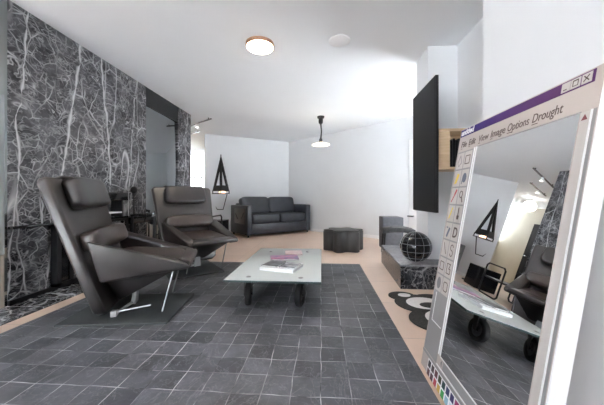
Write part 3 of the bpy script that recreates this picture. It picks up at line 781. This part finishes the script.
# ------------------------------------------------------------------ portrait screen and wooden bracket on the right wall
tv = thing('wall_screen', 'tall thin black screen hung edge-on beside the white pier', 'screen', (0.965, 2.68, 0.769))
B((0.0, -0.283, 0.0), (0.028, 0.283, 1.17), 0.004).build('casing', M['black'], tv)
B((-0.003, -0.275, 0.008), (0.0, 0.275, 1.162)).build('screen_glass', M['screen'], tv)
B((0.028, 0.06, 0.50), (0.485, 0.11, 0.62), 0.004).build('mounting_arm', M['black'], tv)
wx = thing('wooden_bracket', 'pale pine box bracket on the white wall behind the black screen', 'bracket', (1.005, 2.50, 1.145))
wo = B((0.0, -0.02, 0.0), (0.445, 0.20, 0.022)); wo.box((0.0, -0.02, 0.335), (0.445, 0.20, 0.357)); wo.box((0.0, 0.0, 0.022), (0.125, 0.20, 0.335)); wo.box((0.125, 0.185, 0.022), (0.445, 0.20, 0.335))
wo.build('box', M['wood'], wx)
for i, x in enumerate((0.14, 0.165, 0.19, 0.215)): B((x, 0.03, 0.022), (x + 0.018, 0.15, 0.26 + 0.02 * (i % 2))).build('electronics', M['black'], wx)

# ------------------------------------------------------------------ leaning mirror printed like a paint program window
mir = bpy.data.objects.new('leaning_mirror', None); COL.objects.link(mir)
lean = R(9.59)
e2 = Vector((0, -1, 0)); e1 = Vector((math.sin(lean), 0, math.cos(lean))); e3 = e2.cross(e1)
mm = Matrix.Identity(4)
for i in range(3): mm[i][0] = e2[i]; mm[i][1] = e1[i]; mm[i][2] = e3[i]
mm.translation = Vector((0.533, 1.518, 0.0))
mir.matrix_world = mm
tag(mir, 'big floor mirror framed like a paint program window, leaning on the near right wall', 'mirror')
W_, H_ = 0.747, 1.274
fb = B((0, 0.012, -0.046), (W_, H_, 0.0), 0.002, 1)
fb.build('frame', M['gui'], mir)
B((W_ - 0.001, 0.012, -0.046), (W_ + 0.006, H_, 0.0), 0.001, 1).build('frame_edge_lit', M['gui_white'], mir)  # near side coloured white for the window light falling on it
B((0.192, 0.160, 0.0), (0.696, 1.151, 0.0015)).build('mirror_glass', M['mirror'], mir)
B((0.006, 1.232, 0.0), (0.722, 1.268, 0.0012)).build('title_bar', M['title'], mir)
t_ = MB(); t_.text('untitled', 0.040, (0.014, 1.2395), 0.0, 0.0012, 0.95, 0.0012); t_.build('title_lettering', M['gui_white'], mir)
# three window buttons
for i, u in enumerate((0.618, 0.650, 0.684)):
    bt = B((u, 1.2355, 0.0012), (u + 0.031, 1.2645, 0.003), 0.0008, 1).build('window_button', M['gui_cell'], mir)
    ic = MB()
    z0, z1 = 0.003, 0.0036
    if i == 0: ic.box((u + 0.008, 1.241, z0), (u + 0.020, 1.2435, z1))
    elif i == 1:
        ic.box((u + 0.007, 1.256, z0), (u + 0.025, 1.2595, z1)); ic.box((u + 0.007, 1.241, z0), (u + 0.025, 1.243, z1)); ic.box((u + 0.007, 1.241, z0), (u + 0.009, 1.258, z1)); ic.box((u + 0.023, 1.241, z0), (u + 0.025, 1.258, z1))
    else:
        for sg in (-1, 1):
            rm = Matrix.Translation((u + 0.0155, 1.250, 0)) @ Matrix.Rotation(sg * R(45), 4, 'Z')
            ic.box((-0.0115, -0.0015, z0), (0.0115, 0.0015, z1), 0, 2, rm)
    ic.build('button_icon', M['gui_ink'], bt)
# menu words with their first letters underlined
for wd, u0, u1 in (('File', 0.032, 0.083), ('Edit', 0.104, 0.163), ('View', 0.190, 0.264), ('Image', 0.280, 0.373), ('Options', 0.387, 0.498), ('Drought', 0.514, 0.634)):
    probe = MB(); a, b = probe.text(wd, 0.044, (0, 0), 0.12); probe.bm.free()
    sx = (u1 - u0) / (b - a)
    mwd = MB(); mwd.text(wd, 0.044, (u0 - a * sx, 1.1735), 0.12, 0.0, sx, 0.0)
    mwd.box((u0, 1.1655, 0.0), (u0 + (0.026 if wd[0] in 'OD' else 0.014), 1.168, 0.0008))
    mwd.build('menu_lettering', M['gui_ink'], mir)
# white and dark lines around the glass
ln = B((0.163, 0.158, 0), (0.172, 1.153, 0.002)); ln.box((0.180, 0.158, 0), (0.190, 1.153, 0.002)); ln.box((0.728, 0.10, 0), (0.733, 1.153, 0.002))
ln.box((0.163, 0.106, 0), (0.728, 0.111, 0.002)); ln.box((0.190, 0.1535, 0), (0.70, 0.1585, 0.002))
ln.build('white_lines', M['gui_white'], mir)
sd = B((0.190, 1.152, 0), (0.699, 1.1555, 0.0015)); sd.box((0.0, 0.088, 0), (0.728, 0.100, 0.001)); sd.box((0.735, 0.10, 0), (0.744, 1.153, 0.001))
sd.build('dark_lines', M['gui_dark'], mir)
# scroll bars
B((0.700, 0.16, 0.0), (0.726, 1.12, 0.001)).build('scroll_track', M['gui_dark'] if False else M['gui_cell'], mir)
B((0.222, 0.115, 0.0), (0.70, 0.150, 0.001)).build('scroll_track', M['gui_dark'], mir)
B((0.699, 1.121, 0.0), (0.727, 1.151, 0.0015)).build('scroll_button', M['gui_cell'], mir)
MB().prism([(0.704, 1.128), (0.722, 1.128), (0.713, 1.144)], 0.0015, 0.0022).build('scroll_arrow', plain('dark_red_print', (0.16, 0.02, 0.03), 0.4), mir)
MB().prism([(0.208, 0.120), (0.208, 0.147), (0.197, 0.1335)], 0.0, 0.0012).build('scroll_arrow', M['gui_shadow'], mir)
B((0.010, 0.415, 0.0), (0.159, 1.150, 0.0008)).build('tool_panel', M['gui_dark'], mir)
# tool buttons: eight rows of two, each with a drawn icon
C_ = {'ink': M['gui_ink'], 'yellow': plain('yellow_print', (0.75, 0.55, 0.05), 0.4), 'red': plain('red_print', (0.45, 0.03, 0.05), 0.4), 'grey': M['gui_shadow'], 'blue': plain('slate_print', (0.10, 0.12, 0.18), 0.4)}
def line(mb, pts, wd=0.004, z0=0.0018, z1=0.0024):
    for (a, b) in zip(pts, pts[1:]):
        a, b = Vector((*a, 0)), Vector((*b, 0)); d = b - a
        T_ = Matrix.Translation(a) @ Matrix.Rotation(math.atan2(d.y, d.x), 4, 'Z')
        mb.box((-wd / 2, -wd / 2, z0), (d.length + wd / 2, wd / 2, z1), 0, 2, T_)
def ell(cx, cy, rx, ry, n=20, a0=0, a1=360): return [(cx + rx * math.cos(R(a0 + (a1 - a0) * i / n)), cy + ry * math.sin(R(a0 + (a1 - a0) * i / n))) for i in range(n + 1)]
rows = [['star', 'rect'], ['eraser', 'can'], ['dropper', 'lens'], ['pencil', 'brush'], ['spray', 'letter'], ['line', 'curve'], ['rect', 'poly'], ['disc', 'round']]
pitch = 0.0908
for r_i, rw in enumerate(rows):
    for c_i, kind in enumerate(rw):
        u0 = 0.016 + 0.072 * c_i; v1 = 1.143 - pitch * r_i; v0 = v1 - pitch + 0.008; u1 = u0 + 0.066
        cell = MB().box((u0, v0, 0.0), (u1, v1, 0.0018), 0.0006, 1).build('tool_button', M['gui_cell'], mir)
        cx, cy = (u0 + u1) / 2, (v0 + v1) / 2; w2, h2 = 0.019, 0.028
        ic = MB(); col = 'ink'
        if kind == 'star': line(ic, [(cx - w2, cy - 0.01), (cx, cy + h2), (cx + w2, cy - 0.01), (cx - 0.005, cy - h2), (cx - w2, cy - 0.01)], 0.003); col = 'grey'
        elif kind == 'rect': line(ic, [(cx - w2, cy - 0.02), (cx + w2, cy - 0.02), (cx + w2, cy + 0.02), (cx - w2, cy + 0.02), (cx - w2, cy - 0.02)], 0.004)
        elif kind == 'eraser': ic.prism([(cx - 0.020, cy - 0.028), (cx, cy - 0.026), (cx + 0.020, cy + 0.02), (cx, cy + 0.026)], 0.0018, 0.0026); col = 'yellow'
        elif kind == 'can': ic.prism(ell(cx, cy, 0.018, 0.024)[:-1], 0.0018, 0.0026); line(ic, [(cx - 0.02, cy - 0.028), (cx - 0.014, cy + 0.01)], 0.006); col = 'blue'
        elif kind == 'dropper': line(ic, [(cx - 0.018, cy - 0.028), (cx + 0.012, cy + 0.016)], 0.007); line(ic, [(cx + 0.008, cy + 0.012), (cx + 0.018, cy + 0.028)], 0.012); col = 'red'
        elif kind == 'lens': line(ic, ell(cx - 0.003, cy + 0.008, 0.013, 0.016), 0.004); line(ic, [(cx + 0.005, cy - 0.006), (cx + 0.016, cy - 0.028)], 0.006)
        elif kind == 'pencil': line(ic, [(cx - 0.012, cy - 0.02), (cx + 0.008, cy + 0.026)], 0.009); ic.prism([(cx - 0.017, cy - 0.03), (cx - 0.008, cy - 0.022), (cx - 0.016, cy - 0.018)], 0.0018, 0.0026); col = 'yellow'
        elif kind == 'brush': line(ic, [(cx, cy - 0.005), (cx, cy + 0.03)], 0.007); ic.prism([(cx - 0.010, cy - 0.006), (cx - 0.008, cy - 0.026), (cx + 0.008, cy - 0.026), (cx + 0.010, cy - 0.006)], 0.0018, 0.0026)
        elif kind == 'spray': line(ic, [(cx - 0.004, cy - 0.024), (cx + 0.012, cy + 0.010)], 0.015); line(ic, [(cx - 0.018, cy + 0.018), (cx - 0.006, cy + 0.018)], 0.006); col = 'blue'
        elif kind == 'letter': ic.text('D', 0.072, (cx - 0.021, cy - 0.025), 0.1, 0.001, 0.85, 0.0018)
        elif kind == 'line': line(ic, [(cx - 0.016, cy + 0.026), (cx + 0.016, cy - 0.026)], 0.004)
        elif kind == 'curve': line(ic, ell(cx, cy + 0.014, 0.013, 0.014, 12, 20, 270) + ell(cx, cy - 0.014, 0.013, 0.014, 12, 90, -160), 0.004)
        elif kind == 'poly': line(ic, [(cx - 0.016, cy + 0.024), (cx + 0.016, cy + 0.024), (cx + 0.004, cy), (cx + 0.018, cy), (cx + 0.018, cy - 0.024), (cx - 0.016, cy - 0.024), (cx - 0.016, cy + 0.024)], 0.004)
        elif kind == 'disc': ic.prism(ell(cx, cy, 0.020, 0.030, 24)[:-1], 0.0018, 0.0026); col = 'grey'
        elif kind == 'round': line(ic, [(cx - 0.012, cy - 0.022), (cx + 0.012, cy - 0.022), (cx + 0.019, cy - 0.014), (cx + 0.019, cy + 0.014), (cx + 0.012, cy + 0.022), (cx - 0.012, cy + 0.022), (cx - 0.019, cy + 0.014), (cx - 0.019, cy - 0.014), (cx - 0.012, cy - 0.022)], 0.004)
        ic.build('tool_icon', C_[col], cell)
B((0.010, 0.106, 0.0), (0.158, 0.415, 0.001)).build('options_panel', M['gui_dark'], mir)
op = MB(); op.box((0.040, 0.27, 0.001), (0.045, 0.415, 0.0022)); op.box((0.040, 0.268, 0.001), (0.146, 0.273, 0.0022)); op.build('options_outline', M['gui_white'], mir)
# colour swatches
up = [(0.012, 0.012, 0.02), (0.05, 0.03, 0.035), (0.09, 0.015, 0.025), (0.05, 0.06, 0.02), (0.01, 0.06, 0.07), (0.02, 0.04, 0.12), (0.03, 0.02, 0.12), (0.35, 0.02, 0.15), (0.20, 0.17, 0.04), (0.02, 0.08, 0.06), (0.05, 0.2, 0.45), (0.02, 0.08, 0.25)]
lo_ = [(0.10, 0.03, 0.04), (0.07, 0.012, 0.03), (0.45, 0.05, 0.07), (0.60, 0.38, 0.08), (0.03, 0.28, 0.07), (0.22, 0.36, 0.46), (0.60, 0.62, 0.70), (0.15, 0.10, 0.45), (0.55, 0.05, 0.3), (0.65, 0.6, 0.2), (0.1, 0.5, 0.3), (0.2, 0.5, 0.6)]
B((0.078, 0.013, 0.0), (0.600, 0.086, 0.001)).build('palette_panel', M['gui_white'], mir)
for r_i, (cols, v) in enumerate(((up, 0.066), (lo_, 0.0265))):
    for k, c in enumerate(cols):
        u = 0.100 + 0.0392 * k
        B((u - 0.0135, v - 0.0155, 0.001), (u + 0.0135, v + 0.0155, 0.0022)).build('colour_swatch', plain('swatch_print_%d_%d' % (r_i, k), c, 0.4), mir)

# ------------------------------------------------------------------ lamps
cl = thing('ceiling_lamp', 'round flush ceiling lamp with a copper rim, lit, above the coffee table', 'lamp', (-0.642, 2.865, CZ))
MB().lathe([(0, 0), (0.148, 0), (0.148, -0.032), (0.136, -0.036), (0.136, -0.012), (0, -0.012)], 48).build('rim', M['orange'], cl)
MB().lathe([(0, -0.014), (0.135, -0.014), (0.134, -0.040), (0.10, -0.047), (0, -0.050)], 48).build('diffuser', M['lamp'], cl, 60)

pd = thing('pendant_lamp', 'rise-and-fall pendant lamp with a flat glowing shade hanging in the far corner', 'lamp', (-0.005, 5.51, CZ))
MB().lathe([(0, 0), (0.072, 0), (0.07, -0.03), (0.045, -0.05), (0.045, -0.12), (0.03, -0.15), (0, -0.15)], 24).build('canopy', M['black'], pd)
MB().tube([(0, 0, -0.14), (0.014, 0, -0.30), (0, 0, -0.46)], [0.017, 0.013, 0.017], 10).build('cord', M['black'], pd)
MB().lathe([(0, -0.44), (0.03, -0.445), (0.035, -0.50), (0.05, -0.525), (0, -0.525)], 20).build('socket', M['dark_metal'], pd)
MB().lathe([(0.045, -0.520), (0.10, -0.540), (0.172, -0.565), (0.172, -0.572), (0.09, -0.562), (0.0, -0.580)], 40).build('shade', M['pendant'], pd, 60)

tag(MB().lathe([(0, 0), (0.11, 0), (0.11, -0.008), (0.10, -0.014), (0, -0.016)], 40).build('ceiling_plate', M['white'], None, 35, (0.19, 2.86, CZ)),
    'flat round white plate on the ceiling between the two lamps', 'ceiling plate')

def spot_track(a, b, label, spots):
    a, b = Vector((*a, CZ)), Vector((*b, CZ)); d = (b - a); ln_ = d.length
    t = thing('track_light', label, 'track light', a, math.atan2(d.y, d.x), 'ceiling tracks by the hall')
    B((0, -0.012, -0.05), (ln_, 0.012, -0.03)).build('rail', M['dark_metal'], t)
    for x in (0.1, ln_ - 0.1): B((x - 0.008, -0.008, -0.03), (x + 0.008, 0.008, 0)).build('rail_mount', M['dark_metal'], t)
    for x in spots:
        s = MB().lathe([(0, -0.05), (0.022, -0.05), (0.032, -0.12), (0.028, -0.12), (0.0, -0.10)], 18).build('spot_head', M['white_metal'], t, 35, (x, 0, 0))
        MB().lathe([(0, -0.108), (0.024, -0.112), (0.024, -0.120), (0, -0.124)], 16).build('spot_bulb', M['spot'], s)
spot_track((-3.22, 6.15), (-2.20, 5.38), 'thin ceiling track with a spot at the end of the marble wall', (0.72,))
spot_track((-3.75, 7.0), (-2.88, 6.35), 'thin ceiling track deeper inside the hall', (0.55,))

gl = thing('hall_lamp', 'round white globe lamp hanging in the hall, seen in the leaning mirror', 'lamp', (-4.0, 7.75, CZ))
MB().tube([(0, 0, 0), (0, 0, -0.10)], 0.012).build('stem', M['chrome'], gl)
MB().lathe([(0, -0.08)] + [(0.15 * math.sin(PI * i / 16), -0.24 + 0.15 * math.cos(PI * i / 16)) for i in range(1, 16)] + [(0, -0.39)], 32).build('globe', M['globe'], gl, 60)
